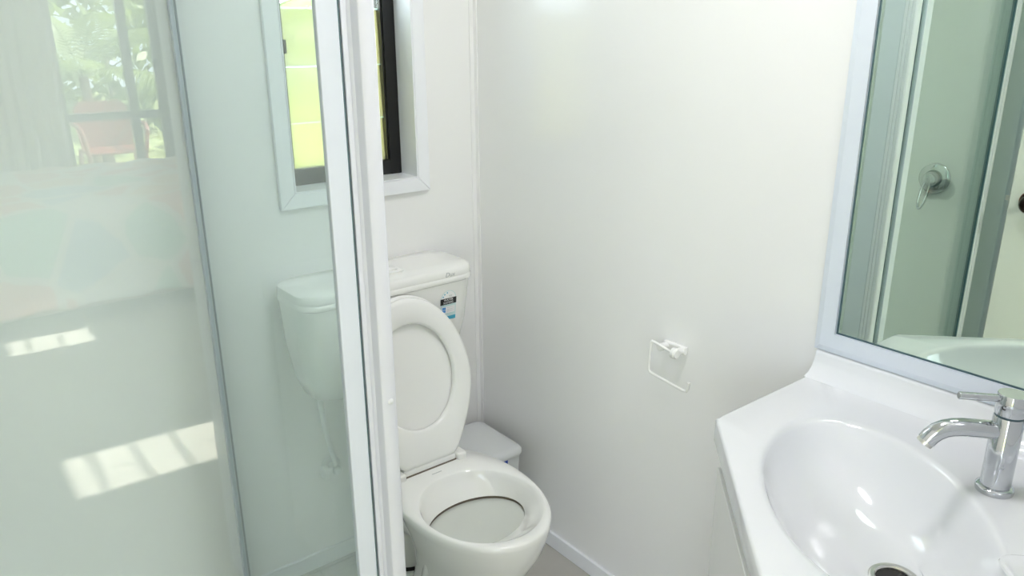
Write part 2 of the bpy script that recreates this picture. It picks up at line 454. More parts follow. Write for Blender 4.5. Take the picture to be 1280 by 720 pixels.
# shallow ribs on the outer face of the post
for yy in (-.814, -.823, -.833):
    MB().box(PX-.001, PX+.0016, yy-.0036, yy+.0036, .042, ZT-.03).build('post_rib', M['alu'], sh, bevel=.0006)
MB().lathe((PX-.011, -.8405, .902), (0, -1, 0), [(.0048, 0), (.0048, .0016), (.003, .0030), (.0005, .0034)], 16).build('screw', M['plastic_grey'], post)
# fixed front panel and sliding door
pane('door_glass', PX-.62, PX-.050, -.836, -.831, .075, ZT-.03, sh)
MB().box(PX-.084, PX-.0532, -.8395, -.8285, .075, ZT-.03).build('closing_stile', M['seal'], sh, bevel=.0015)
pane('fixed_glass', XL+.012, PX-.565, -.818, -.812, .075, ZT-.03, sh)
st = MB().box(PX-.652, PX-.640, -.837, -.829, .07, ZT-.02).box(PX-.640, PX-.624, -.8405, -.8265, .07, ZT-.02).box(PX-.624, PX-.618, -.836, -.830, .07, ZT-.02).box(PX-.618, PX-.606, -.8405, -.8265, .07, ZT-.02)
st.build('door_stile', M['alu'], sh, bevel=.0012)
MB().box(PX-.606, PX-.600, -.8385, -.8285, .07, ZT-.02).build('gasket', M['gasket'], sh, smooth=False)
MB().box(XL, XL+.022, -.842, -.805, .042, ZT).build('wall_channel', M['alu'], sh, bevel=.0015)
MB().box(XL, PX-.03, -.845, -.803, .042, .075).build('bottom_rail', M['alu'], sh, bevel=.002)
MB().box(XL, PX-.03, -.845, -.803, ZT-.03, ZT+.015).build('top_rail', M['alu'], sh, bevel=.002)
# tray
tr = MB()
ox0, ox1, oy0, oy1 = XL+.001, PX+.004, -.852, -.001
rings = [rrect((ox0+ox1)/2, (oy0+oy1)/2, (ox1-ox0)/2, (oy1-oy0)/2, .012, z) for z in (0, .038)]
rings.append(rrect((ox0+ox1)/2, (oy0+oy1)/2, (ox1-ox0)/2-.004, (oy1-oy0)/2-.004, .012, .042))
rings.append(rrect((ox0+ox1)/2, (oy0+oy1)/2, (ox1-ox0)/2-.055, (oy1-oy0)/2-.055, .03, .042))
rings.append(rrect((ox0+ox1)/2, (oy0+oy1)/2, (ox1-ox0)/2-.075, (oy1-oy0)/2-.075, .03, .016))
tray = tr.loft(rings).build('shower_tray', M['marble'])
tag(tray, 'white moulded shower base under the glass screen', 'shower tray')
MB().lathe((-1.22, -.40, .016), (0, 0, 1), [(.045, 0), (.045, .003), (.036, .004), (.030, .002)], 24).build('drain_grate', M['chrome'], tray)
# shower mixer on the left wall
mx = thing('shower_mixer', 'round chrome shower mixer with looped lever on the shower wall', 'shower tap', (XL, -.562, .935))
MB().lathe((XL, -.562, .935), (1, 0, 0), [(.055, 0), (.055, .006), (.050, .010), (.027, .013)], 40).build('wall_plate', M['chrome'], mx)
MB().lathe((XL+.012, -.562, .935), (1, 0, 0), [(.031, 0), (.031, .006), (.026, .009)], 28).build('body_shade_ring', M['gasket'], mx)  # dark teal ring colours in the shadow around the mixer body
MB().lathe((XL+.010, -.562, .935), (1, 0, 0), [(.026, 0), (.026, .035), (.022, .042), (.012, .044)], 28).build('mixer_body', M['chrome'], mx)
loop = []
for k in range(25):
    a = 2*PI*k/24
    loop.append((XL+.046+.022*(1-math.cos(a)), -.560+.0125*math.sin(a), .935-.050*(1-math.cos(a))))
MB().tube(loop, .0042, 10, False).build('lever', M['chrome'], mx)
MB().box(XL+.0095, XL+.011, -.560, -.556, .970, .980).build('temperature_mark', M['ink_dark'], mx, smooth=False)

# ------------------------------------------------------------------ toilet
TX = -.389          # axis
wc = thing('toilet', 'white close-coupled toilet with raised seat in the back corner', 'toilet', (TX, -.40, 0))
def egg(z, a, yc, bf, bb, eb=2.2, n=72, cx=TX):
    r = []
    for k in range(n):
        t = 2*PI*k/n
        s, c = math.sin(t), math.cos(t)
        if c <= 0: r.append((cx+a*s, yc+bf*c, z))
        else:
            e = 2/eb
            r.append((cx+a*math.copysign(abs(s)**e, s), yc+bb*c**e, z))
    return r
pan = MB()
R_ = [egg(0, .104, -.36, .185, .11, 2.6), egg(.012, .102, -.36, .183, .11, 2.6), egg(.05, .090, -.365, .165, .095, 2.6), egg(.13, .088, -.385, .180, .075, 2.5), egg(.20, .102, -.418, .204, .075, 2.4),
      egg(.27, .123, -.448, .225, .085, 2.3), egg(.33, .144, -.467, .240, .115, 2.2), egg(.372, .157, -.478, .241, .205, 2.2), egg(.386, .162, -.48, .239, .234, 2.2), egg(.3965, .1615, -.48, .2385, .235, 2.2), egg(.400, .158, -.48, .235, .231, 2.2),
      # rim top to the opening
      egg(.4005, .147, -.502, .202, .185, 2.1), egg(.400, .1425, -.527, .165, .150, 2), egg(.396, .139, -.527, .159, .145, 2), egg(.385, .1365, -.525, .150, .138, 2), egg(.366, .132, -.520, .125, .118, 2), egg(.350, .128, -.516, .101, .098, 2),
      egg(.342, .125, -.515, .092, .090, 2)]
pan.loft(R_, True, False)
pan_o = pan.build('pan', M['ceramic'], wc, angle=60)
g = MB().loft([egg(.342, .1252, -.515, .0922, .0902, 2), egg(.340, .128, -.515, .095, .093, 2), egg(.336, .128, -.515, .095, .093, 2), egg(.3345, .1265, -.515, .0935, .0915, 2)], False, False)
g.build('rim_groove', M['groove_shade'], wc)  # brown ring colours in the shade of the bowl recess
MB().loft([egg(.3345, .1268, -.515, .094, .092, 2), egg(.3347, .05, -.515, .05, .05, 2)], False, True).build('water', M['water'], wc, smooth=False)
# side folds and trap behind the bowl
tp = MB()
tp.tube([(TX, -.42, .25), (TX, -.30, .245), (TX, -.22, .22), (TX, -.185, .16), (TX, -.18, .05)], [.075, .074, .066, .058, .052], 28)
tp.build('trap', M['ceramic'], wc, angle=60)
MB().lathe((TX, -.18, 0), (0, 0, 1), [(.066, 0), (.066, .026), (.060, .034), (.053, .036)], 28).build('floor_collar', M['plastic'], wc)
MB().lathe((TX, -.18, .036), (0, 0, 1), [(.0535, 0), (.0535, .012)], 28).build('collar_gap_shade', M['dark'], wc)  # dark ring standing in for the shaded gap above the floor collar
for sx in (-1, 1):
    MB().tube([(TX+sx*.108, -.47, .27), (TX+sx*.090, -.435, .20), (TX+sx*.080, -.40, .12), (TX+sx*.088, -.37, .02)], [.010, .016, .018, .016], 14).build('side_fold', M['ceramic'], wc)
# deck behind the bowl that carries the hinges and the cistern neck
dk = MB().loft([rrect(TX, -.235, .085, .085, .02, .33), rrect(TX, -.235, .094, .088, .02, .385), rrect(TX, -.235, .092, .086, .02, .398)])
dk.build('hinge_deck', M['ceramic'], wc)
nk = MB().loft([rrect(TX, -.13, .055, .065, .03, .36), rrect(TX, -.115, .055, .06, .03, .47), rrect(TX, -.105, .09, .07, .03, .60)])
nk.build('flush_neck', M['ceramic'], wc, angle=60)
# cistern: tank with its lid, buttons and printed label
CXc = -.393
cb = MB()
prof = [(.550, .140, .050, .035), (.554, .174, .062, .05), (.570, .202, .074, .055), (.62, .222, .083, .058), (.71, .2385, .092, .058), (.827, .2450, .0985, .055)]
cb.loft([rrect(CXc, -.001-hy, hx, hy, min(r, hy*.95), z, 8) for z, hx, hy, r in prof])
ci = cb.build('cistern', M['ceramic'], wc, angle=60)
lid = MB().loft([rrect(CXc, -.1010, .244, .1000, 0.053, 0.8270, 10), rrect(CXc, -.102, .2475, .1015, 0.054, 0.8295, 10), rrect(CXc, -.102, .2475, .1015, 0.054, 0.8390, 10), rrect(CXc, -.1015, .2465, .0995, 0.053, 0.8420, 10), rrect(CXc, -.1015, .2460, .1005, 0.053, 0.8450, 10),
                 rrect(CXc, -.1015, .2458, .1003, 0.053, 0.8550, 10), rrect(CXc, -.1005, .2445, .0975, 0.052, 0.8620, 10), rrect(CXc, -.100, .237, .091, 0.049, 0.8650, 10), rrect(CXc, -.099, .18, .05, 0.030, 0.8665, 10)])
lid.build('cistern_lid', M['ceramic'], ci, angle=50)
MB().loft([rrect(-.400, -.115, .062, .034, .012, 00.8645), rrect(-.400, -.115, .062, .034, .012, 00.8690), rrect(-.400, -.115, .059, .031, .011, 00.8700)]).build('button_plate', M['plastic'], ci)
for xx in (-.429, -.372):
    MB().loft([rrect(xx, -.113, .024, .020, .006, 00.8695), rrect(xx, -.113, .024, .020, .006, 00.8730), rrect(xx, -.113, .021, .017, .006, 00.8745)]).build('flush_button', M['plastic'], ci)
text('lid_lettering', 'Dux', .017, (-.236, -.2022, .8500), (PI/2, 0, 0), M['text_grey'], ci, shear=.25)
def yfront(z, e=0.0): return -.001-2*(.092+(z-.71)/.117*.0065)-e
def card(mb, pts, e, th=.00025):
    mb.prism([(x, yfront(z, e), z) for x, z in pts], (0, -th, 0))
LX0, LX1 = -.262, -.214
lm = [M['ink_pale'], M['ink_black'], M['ink_white'], M['ink_cyan'], M['ink_blue'], M['text_grey']]
lb = MB()
arch = [(LX0, .722), (LX1, .722), (LX1, .782)] + [((LX0+LX1)/2+.024*math.cos(a), .782+.024*math.sin(a)) for a in [PI*k/14 for k in range(1, 14)]] + [(LX0, .782)]
card(lb, arch, .0003)
lb.cur = 2; card(lb, [((LX0+LX1)/2+.0215*math.cos(PI*k/14), .784+.0205*math.sin(PI*k/14)) for k in range(15)], .00055)
lb.cur = 1; card(lb, [(LX0-.001, .767), (LX1+.001, .767), (LX1+.001, .7845), (LX0-.001, .7845)], .0008)
lb.cur = 2; card(lb, [(LX0+.004, .742), (LX1-.003, .742), (LX1-.003, .761), (LX0+.004, .761)], .00055)
lb.cur = 3; card(lb, [(LX0, .722), (LX1, .722), (LX1, .7325), (LX0, .7325)], .00055)
lb.cur = 4
for q in ((0, .7525), (.0052, .7525), (0, .7445), (.0052, .7445)):
    card(lb, [(LX0+.006+q[0], q[1]), (LX0+.0105+q[0], q[1]), (LX0+.0105+q[0], q[1]+.007), (LX0+.006+q[0], q[1]+.007)], .0008)
lb.cur = 5
for z in (.747, .752, .757):
    card(lb, [(LX0+.020, z), (LX1-.005, z), (LX1-.005, z+.0007), (LX0+.020, z+.0007)], .0008)
lb.cur = 3
for k in range(3):
    a = PI*(.90-.16*k); cx_, cz_ = (LX0+LX1)/2+.0175*math.cos(a), .785+.0155*math.sin(a)
    card(lb, [(cx_+(.0030 if i % 2 == 0 else .0014)*math.sin(PI*i/5), cz_+(.0030 if i % 2 == 0 else .0014)*math.cos(PI*i/5)) for i in range(10)], .0008)
lo = lb.build('rating_label', lm, ci, smooth=False); lo['label'] = 'white and cyan water rating sticker with black band'
tilt = math.atan(2*.0065/.108)
for body, z in (('WATER', .7797), ('RATING', .7718)):
    text('label_lettering', body, .0085, ((LX0+LX1)/2, yfront(z, .0012), z), (PI/2+tilt, 0, 0), M['ink_white'], ci, .0001)
text('label_lettering', '4.0', .008, ((LX0+LX1)/2+.006, yfront(.790, .0012), .790), (PI/2+tilt, 0, 0), M['text_grey'], ci, .0001)
# raised seat ring and lid, leaning on the cistern
HZ, HY = .414, -.318
TS_ = TX-.008
lean = math.atan2(.105, .43)
def seat_pt(u, v, w):
    """u across, v up the seat from the hinge, w towards the room"""
    return (TS_+u, HY+v*math.sin(lean)-w*math.cos(lean), HZ+v*math.cos(lean)+w*math.sin(lean))
def seat_ring(scale_u, top, bot, w, vc=.205, wid=.162):
    r = []; W_ = wid*scale_u
    side = [(W_*(1-.52*q**1.75), vc-(vc-bot)*q) for q in [(i+1)/14 for i in range(14)]]
    ub = side[-1][0]
    side[-1] = (ub*.985, bot+.004)
    for k in range(29):
        t = -PI/2+PI*k/28; r.append(seat_pt(W_*math.sin(t), vc+(top-vc)*math.cos(t), w))
    for u, v in side: r.append(seat_pt(u, v, w))
    for i in range(15): r.append(seat_pt(ub*.93*(1-2*i/14), bot, w))
    for u, v in reversed(side): r.append(seat_pt(-u, v, w))
    return r
def hole_ring(a, b_, w, vc=.222):
    r = []
    for k in range(29):
        t = -PI/2+PI*k/28; r.append(seat_pt(a*math.sin(t), vc+b_*math.cos(t), w))
    n_ = 43
    for k in range(n_):
        t = PI/2+PI*(k+1)/(n_+1); r.append(seat_pt(a*math.sin(t), vc+b_*math.cos(t), w))
    return r
sr = MB()
rr = [hole_ring(.112, .135, .002), hole_ring(.110, .133, .008), hole_ring(.112, .135, .014), hole_ring(.117, .140, .018), seat_ring(.94, .409, .012, .0185), seat_ring(.985, .419, .004, .0155), seat_ring(1, .422, .0, .009), seat_ring(.985, .419, .003, .002)]
n = 72
sr.loft(rr+[rr[0]], False, False)
so = sr.build('seat', M['plastic'], wc, angle=50)
ld = MB().loft([seat_ring(.98, .421, .004, -.020), seat_ring(1.01, .427, -.002, -.016), seat_ring(1.015, .428, -.003, -.005), seat_ring(1.0, .424, 0, -.001), seat_ring(.9, .40, .03, -.0012)])
ld.build('seat_lid', M['plastic'], wc, angle=50)
MB().box(TS_-.076, TS_+.076, HY-.013, HY+.012, .398, .418).build('hinge_bar', M['plastic'], wc, bevel=.004)
for sx in (-1, 1):
    MB().box(TS_+sx*.077, TS_+sx*.104, HY-.024, HY+.024, .394, .417).build('hinge_block', M['plastic'], wc, bevel=.005, segs=3)
MB().box(TS_-.075, TS_+.075, HY-.0160, HY-.0120, .400, .4030).build('hinge_shade', M['groove_shade'], wc, smooth=False)  # thin brown strip painted as the shade under the hinge bar
MB().prism([(-.4110, -.3580, .3995), (-.3830, -.3580, .3995), (-.3830, -.3555, .3995), (-.4110, -.3555, .3995)], (0, 0, .0012)).build('pan_mark', M['text_grey'], wc, smooth=False)
# stop valve and supply hose
sv = thing('stop_valve', 'pale stop valve and hose on the wall under the cistern, behind glass', 'valve', (-.520, -.001, .305))
MB().lathe((-.520, 0, .305), (0, -1, 0), [(.028, 0), (.028, .003), (.022, .007), (.012, .008), (.012, .045), (.008, .050)], 24).build('valve_body', M['plastic_grey'], sv)
MB().lathe((-.520, -.030, .305), (-1, 0, 0), [(.009, 0), (.009, .022), (.019, .024), (.019, .036), (.014, .040)], 20).build('valve_handle', M['plastic_grey'], sv)
MB().tube([(-.520, -.034, .312), (-.522, -.036, .335), (-.532, -.042, .37), (-.545, -.050, .42), (-.553, -.054, .47), (-.556, -.055, .515), (-.556, -.055, .5495)], [.007, .007, .0065, .0065, .0065, .0075, .0085], 14).build('supply_hose', M['plastic_grey'], sv)

# ------------------------------------------------------------------ pedal-less bin in the corner
bn = thing('rubbish_bin', 'small white lidded bin in the corner behind the toilet', 'bin', (-.115, -.155, 0))
bb = MB().loft([rrect(-.120, -.155, .070, .096, .022, .001), rrect(-.120, -.155, .074, .100, .022, .15), rrect(-.120, -.155, .078, .105, .022, .286)])
bb.build('bin_body', M['plastic_grey'], bn, angle=60)
MB().loft([rrect(-.120, -.155, .081, .109, .026, .283), rrect(-.120, -.155, .083, .111, .026, .287), rrect(-.120, -.155, .083, .111, .026, .298), rrect(-.120, -.155, .079, .107, .026, .304), rrect(-.120, -.155, .063, .090, .026, .308), rrect(-.120, -.155, .03, .04, .02, .310)]).build('bin_lid', M['plastic_grey'], bn, angle=60)
o = MB().box(-.156, -.098, -.2625, -.2580, .262, .2835).build('bin_label', M['blue'], bn, bevel=.001); o['label'] = 'blue sticker under the lid'

# ------------------------------------------------------------------ toilet roll holder on the right wall
th = thing('toilet_roll_holder', 'empty white wire toilet roll holder on the bare wall', 'toilet roll holder', (0, -.765, .765))
mb = MB()
for yy in (-.742, -.786):
    mb.tube([(0, yy, .767), (-.022, yy, .767), (-.036, yy, .767)], [.0085, .0085, .0105], 16)
mb.box(-.013, 0, -.797, -.731, .7575, .7765)
mb.build('mount', M['plastic'], th, bevel=.004, segs=3)
MB().lathe((-.036, -.782, .767), (0, -1, 0), [(.0125, 0), (.0125, .008), (.0095, .0115), (.0095, .013), (.003, .0135)], 24).build('mount_cap', M['plastic'], th)
wp = [(-.036, -.782, .767), (-.0365, -.762, .770), (-.037, -.742, .774), (-.038, -.728, .777), (-.039, -.7235, .7775), (-.040, -.7205, .774)]
wp += [(-.042, -.7205, .752), (-.044, -.7215, .716), (-.044, -.7225, .707), (-.044, -.727, .703), (-.044, -.735, .7015), (-.045, -.785, .697), (-.045, -.824, .693), (-.045, -.832, .694), (-.045, -.8355, .699), (-.044, -.838, .716)]
MB().tube(wp, .0034, 12).build('wire_arm', M['plastic'], th)

# ------------------------------------------------------------------ corner vanity: cabinet, top with basin, tap, mirror
OV = Vector((0, YF, 0)); DV = Vector((-1, 1, 0))/math.sqrt(2); SV = Vector((-1, -1, 0))/math.sqrt(2)
def vp(d, s, z): p = OV + DV*d + SV*s; return (p.x, p.y, z)
YA = -1.107                                    # free side of the vanity on the right wall
CD = .670                                      # distance of the front edge from the corner
ZD = .830
def outline(ins, z, back=.0015):
    """corner-unit outline: wall corner, along right wall, clipped front, along front wall"""
    L_ = -(YF-YA) - ins                        # leg length
    c1 = (-back, YA-ins); q = (CD-ins)*math.sqrt(2)
    x1 = -(q-L_)
    a = (x1, YF+L_); b_ = (-L_, YF-x1)
    return [(-back, YF+back, z), (-back, YF+L_, z), (a[0], a[1], z), (b_[0], b_[1], z), (-L_, YF+back, z)]
vc = thing('vanity_cabinet', 'white corner vanity cabinet under the basin top', 'cabinet', (-.30, -1.42, 0))
MB().loft([outline(.016, .10, .012), outline(.016, ZD-.0465, .012), outline(.034, ZD-.0465, .028), outline(.034, .118, .028)], True, True).build('carcass', M['cabinet'], vc, smooth=False)
MB().prism(outline(.05, 0, .012), (0, 0, .10)).build('kickboard', M['cabinet'], vc, smooth=False)
for s0, s1 in ((-.190, .150),):
    p = [vp(CD-.0155, s0, 0), vp(CD-.0155, s1, 0), vp(CD-.004, s1, 0), vp(CD-.004, s0, 0)]
    d_ = MB().prism([(x, y, .115) for x, y, z in p], (0, 0, .642)).build('door', M['cabinet'], vc, bevel=.0015)
    hs = s1-.03
    h = MB().tube([vp(CD-.004, hs, .60), vp(CD+.018, hs, .60), vp(CD+.018, hs, .50), vp(CD-.004, hs, .50)], .005, 10).build('handle', M['chrome'], d_)
# basin top
vt = MB()
N = 160
BC = (.489, 0.0); BA, BB_ = .236, .141
ang = [2*PI*k/N for k in range(N)]
def ray_out(ol, a):
    c = Vector(vp(BC[0], BC[1], 0)).xy; dr = (DV*math.cos(a) + SV*math.sin(a)).xy
    best = None
    for i in range(len(ol)):
        p = Vector(ol[i]).xy; q = Vector(ol[(i+1) % len(ol)]).xy; e = q-p
        den = dr.x*e.y-dr.y*e.x
        if abs(den) < 1e-9: continue
        t = ((p-c).x*e.y-(p-c).y*e.x)/den; u = ((p-c).x*dr.y-(p-c).y*dr.x)/den
        if t > 0 and -1e-6 <= u <= 1+1e-6 and (best is None or t < best): best = t
    return best
ol = outline(0, 0)
# snap the nearest angles to the outline's corners
c0 = Vector(vp(BC[0], BC[1], 0))
for p in ol:
    q = Vector((p[0], p[1], 0))-c0; a = math.atan2(q.dot(SV), q.dot(DV)) % (2*PI)
    k = min(range(N), key=lambda i: abs((ang[i]-a+PI) % (2*PI)-PI)); ang[k] = a
def oring(ins, z):
    o_ = outline(ins, z) ; r = []
    for a in ang:
        t = ray_out(o_, a); r.append(vp(BC[0]+t*math.cos(a), BC[1]+t*math.sin(a), z))
    return r
def bring(f, z, sh=0.0):
    r = []
    for a in ang:
        # same polar direction on the ellipse
        t = 1/math.sqrt((math.cos(a)/BB_)**2+(math.sin(a)/BA)**2)
        r.append(vp(BC[0]+sh+f*t*math.cos(a), BC[1]+f*t*math.sin(a), z))
    return r
rings = [oring(.004, ZD-.045), oring(.0005, ZD-.042), oring(0, ZD-.006), oring(.0015, ZD-.002), oring(.005, ZD), bring(1.05, ZD), bring(1.015, ZD-.0006), bring(.99, ZD-.003), bring(.97, ZD-.008), bring(.945, ZD-.018), bring(.91, ZD-.031, -.001), bring(.86, ZD-.046, -.003), bring(.79, ZD-.062, -.007), bring(.70, ZD-.077, -.012), bring(.59, ZD-.090, -.019), bring(.46, ZD-.101, -.027), bring(.33, ZD-.109, -.034)]
WD, WS = .448, .016
rings.append([vp(WD+.040*math.cos(a), WS+.040*math.sin(a), ZD-.1135) for a in ang])
rings.append([vp(WD+.033*math.cos(a), WS+.033*math.sin(a), ZD-.1145) for a in ang])
vt.loft(rings, False, False)
# coved upstand along both walls
def cove(side):
    pr = [(.0012, .876), (.012, .876), (.0165, .8735), (.0185, .868), (.021, .856), (.027, .844), (.037, .835), (.052, .8302), (.052, .822), (.0012, .822)]
    if side == 'right': return [[(-u, y, z) for u, z in pr] for y in (YA+.0004, YF+.0015)]
    return [[(x, YF+u, z) for u, z in pr] for x in (YF-YA, -.0015)]
vtm = MB(); vtm.v, vtm.f, vtm.mi = vt.v, vt.f, vt.mi
vtm.loft(cove('right')); vtm.loft(cove('front'))
vto = vtm.build('washbasin', M['marble'], None, angle=42)
tag(vto, 'white moulded corner basin top with oval bowl on the vanity cabinet', 'washbasin')
# raised soap ledge beside the basin
sd = MB(); c_ = vp(.335, .175, 0)
q = [vp(.335+u, .175+v, 0) for u, v in ((-.045, -.06), (.045, -.06), (.045, .06), (-.045, .06))]
def rsq(hu, hv, r, z, n=5):
    return [vp(.330+x, .170+y, z) for x, y, _ in rrect(0, 0, hu, hv, r, 0, n)]
sd.loft([rsq(.050, .062, .02, ZD-.0005), rsq(.049, .061, .02, ZD+.003), rsq(.046, .058, .018, ZD+.0042), rsq(.042, .054, .016, ZD+.003), rsq(.038, .050, .014, ZD+.0012)], False, True)
sd.build('soap_ledge', M['marble'], vto)
BT = Vector(vp(WD, WS, ZD-.1150))
wo = MB().lathe(BT, (0, 0, 1), [(.034, -.002), (.034, .002), (.032, .0036), (.0265, .0036), (.0245, .001), (.0245, -.0015)], 36, False, False).build('waste_ring', M['steel'], vto)
MB().lathe(BT, (0, 0, 1), [(.0247, -.0012), (.0005, -.0012)], 36, False, True).build('waste_hole', M['dark'], vto, smooth=False)
# tap
tp0 = Vector(vp(.311, -.044, ZD))
tap = thing('basin_tap', 'chrome single lever mixer tap on the vanity top', 'tap', tp0)
X_ = lambda d, s, h: tuple(tp0 + DV*d + SV*s + Vector((0, 0, h)))
MB().lathe(tp0, (0, 0, 1), [(.0240, 0), (.0245, .003), (.0240, .007), (.0220, .009), (.0195, .0095)], 40).build('base_ring', M['chrome'], tap)
MB().lathe(tp0, (0, 0, 1), [(.0192, .0095), (.0192, .114), (.0184, .1155)], 40).build('tap_body', M['chrome'], tap)
MB().lathe(tp0, (0, 0, 1), [(.0175, .1155), (.0175, .1185)], 40).build('tap_joint', M['gasket'], tap)
MB().lathe(tp0, (0, 0, 1), [(.0186, .1185), (.0192, .1195), (.0192, .147), (.0184, .1485), (.0, .149)], 40).build('tap_cap', M['chrome'], tap)
MB().tube([X_(.010, 0, .141), X_(.070, 0, .1425)], .0054, 14).build('lever', M['chrome'], tap, bevel=.001)
sp = [X_(.012, 0, .093), X_(.040, 0, .0945), X_(.058, 0, .095), X_(.070, 0, .0942), X_(.080, 0, .0915), X_(.089, 0, .0865), X_(.096, 0, .0795), X_(.101, 0, .0720)]
MB().tube(sp, [.0128, .0128, .0128, .0128, .0128, .0128, .0126, .0124], 24).build('spout', M['chrome'], tap)
dirn = (Vector(sp[-1])-Vector(sp[-2])).normalized()
MB().lathe(Vector(sp[-1])-dirn*.001, dirn, [(.0114, 0), (.0114, .006), (.0098, .0065), (.0, .0055)], 24).build('aerator', M['steel'], tap)
# hot/cold letter on the cap
cn = (DV*.80+SV*.60)
ct = text('cap_lettering', 'C', .0085, tp0 + cn*.0197 + Vector((0, 0, .132)), (PI/2, 0, math.atan2(cn.x, -cn.y)), M['ink_dark'], tap, .0005)

MY0, MZ0, MY1, MZ1 = -1.101, .877, -1.735, 1.95
mr = thing('wall_mirror', 'large mirror in a pale silver frame above the vanity', 'mirror', (0, -1.42, MZ0))
MB().box(-.012, -.001, MY0-.02, MY1+.02, MZ0+.02, MZ1-.02).build('mirror_glass', M['mirror'], mr, smooth=False)
def mframe(a0, a1, zb, zt, fw, x0, x1, x2):
    """mitred frame in the y-z plane with a sloped face"""
    mb = MB()
    o = [(a0, zb), (a1, zb), (a1, zt), (a0, zt)]
    sg = -1 if a1 < a0 else 1
    i = [(a0+sg*fw, zb+fw), (a1-sg*fw, zb+fw), (a1-sg*fw, zt-fw), (a0+sg*fw, zt-fw)]
    o2 = [(a0+sg*.011, zb+.011), (a1-sg*.011, zb+.011), (a1-sg*.011, zt-.011), (a0+sg*.011, zt-.011)]
    lines = [[(-.0008, *p) for p in o], [(x0, *p) for p in o], [(x1, *p) for p in o2], [(x2, *p) for p in i], [(-.0125, *p) for p in i]]
    for k in range(4):
        j = (k+1) % 4
        yield MB().loft([[l[k] for l in lines], [l[j] for l in lines]])
for mb in mframe(MY0, MY1, MZ0, MZ1, .038, -.016, -.0195, -.020):
    mb.build('frame_member', M['alu_blue'], mr, smooth=False)
inset = MB()
frame_y = (MY0-.038, MY1+.038)
for (ya, yb, za, zb) in ((MY0-.0375, MY0-.0405, MZ0+.0375, MZ1-.0375), (MY0-.0375, MY1+.0375, MZ0+.0375, MZ0+.0405)):
    inset.box(-.0135, -.0118, ya, yb, za, zb)
inset.build('mirror_gasket', M['gasket'], mr, smooth=False)

# ------------------------------------------------------------------ door, lamp
dr = thing('door_1', 'white bathroom door standing open against the shower', None, (-1.59, YF, 0), kind='structure')
hx, hy = -1.590, YF+.012
ex, ey = -1.405, -.905
dv = Vector((ex-hx, ey-hy, 0)); dl = dv.length; dv.normalize(); nv = Vector((dv.y, -dv.x, 0))
P = lambda a, n_, z: tuple(Vector((hx, hy, z)) + dv*a + nv*n_)
def dbox(a0, a1, n0, n1, z0, z1):
    return MB().prism([P(a0, n0, z0), P(a1, n0, z0), P(a1, n1, z0), P(a0, n1, z0)], (0, 0, z1-z0))
dbox(0, dl, -.037, 0, .012, 2.04).build('door_leaf', M['paint'], dr, bevel=.002)
kn = MB().lathe(P(dl-.060, 0, .945), nv, [(.033, 0), (.033, .004), (.030, .008), (.014, .011), (.012, .030), (.018, .036), (.027, .046), (.029, .056), (.025, .066), (.012, .070)], 36).build('door_knob', M['bronze'], dr)
MB().lathe(P(dl-.060, .0705, .945), nv, [(.0075, 0), (.0075, .0012), (.005, .0018)], 20).build('knob_button', M['copper'], kn)
MB().lathe(P(dl-.060, .0005, .945), nv, [(.0345, 0), (.0345, .0025)], 36).build('rosette_edge', M['copper'], kn)
dbox(dl-.001, dl+.0015, -.030, -.007, .915, .975).build('latch_plate', M['steel'], dr)
MB().prism([P(dl, -.024, .938), P(dl, -.013, .938), P(dl+.013, -.0225, .938), P(dl+.013, -.024, .938)], (0, 0, .016)).build('latch_bolt', M['steel'], dr, smooth=False)
# door lining and stops
jb = MB().box(DX1-.022, DX1, YF-.1, YF, 0, DZ).box(DX0, DX0+.008, YF-.1, YF, 0, DZ).box(DX0+.008, DX1-.022, YF-.1, YF, DZ-.02, DZ)
struct(jb.build('trim_2', M['trim'], smooth=False), 'white door lining')

lp = thing('ceiling_light', 'round white ceiling light above the bathroom floor', 'light', (-.45, -1.15, H))
MB().lathe((-.45, -1.15, H), (0, 0, -1), [(.165, 0), (.165, .022), (.158, .028), (.150, .028)], 40, True, False).build('lamp_base', M['trim'], lp)
MB().lathe((-.45, -1.15, H-.020), (0, 0, -1), [(.150, 0), (.148, .018), (.130, .036), (.090, .050), (.045, .057), (.0, .059)], 40, True, True).build('diffuser', M['lamp'], lp)

lp = thing('ceiling_light', 'added round fill light, unseen, in the room behind the camera', 'light', (-.75, -3.1, H))  # made-up lamp that brightens the bathroom through the doorway
MB().lathe((-.75, -3.1, H), (0, 0, -1), [(.185, 0), (.185, .022), (.178, .028), (.170, .028)], 40, True, False).build('lamp_base', M['trim'], lp)
MB().lathe((-.75, -3.1, H-.020), (0, 0, -1), [(.170, 0), (.168, .018), (.150, .036), (.100, .050), (.050, .057), (.0, .059)], 40, True, True).build('diffuser', M['lamp_fill'], lp)

# ------------------------------------------------------------------ bedroom behind the camera (seen in the glass)
BX0, BX1, BY0, BY1 = -3.0, 1.2, -6.20, YF-.10
struct(MB().box(BX0-.1, BX1+.1, BY0-.1, BY1, -.06, -.001).build('floor.001', M['carpet_tile'], smooth=False), 'cream floor of the room behind')
struct(MB().box(BX0-.1, BX1+.1, BY0-.1, BY1, H, H+.08).build('ceiling.001', M['ceiling'], smooth=False))
OX0, OX1 = -.36, .56
b = MB().box(BX0-.1, OX0, BY0-.1, BY0, 0, H).box(OX1, BX1+.1, BY0-.1, BY0, 0, H).box(OX0, OX1, BY0-.1, BY0, 2.14, H)
struct(b.build('wall_far', M['paint'], smooth=False))
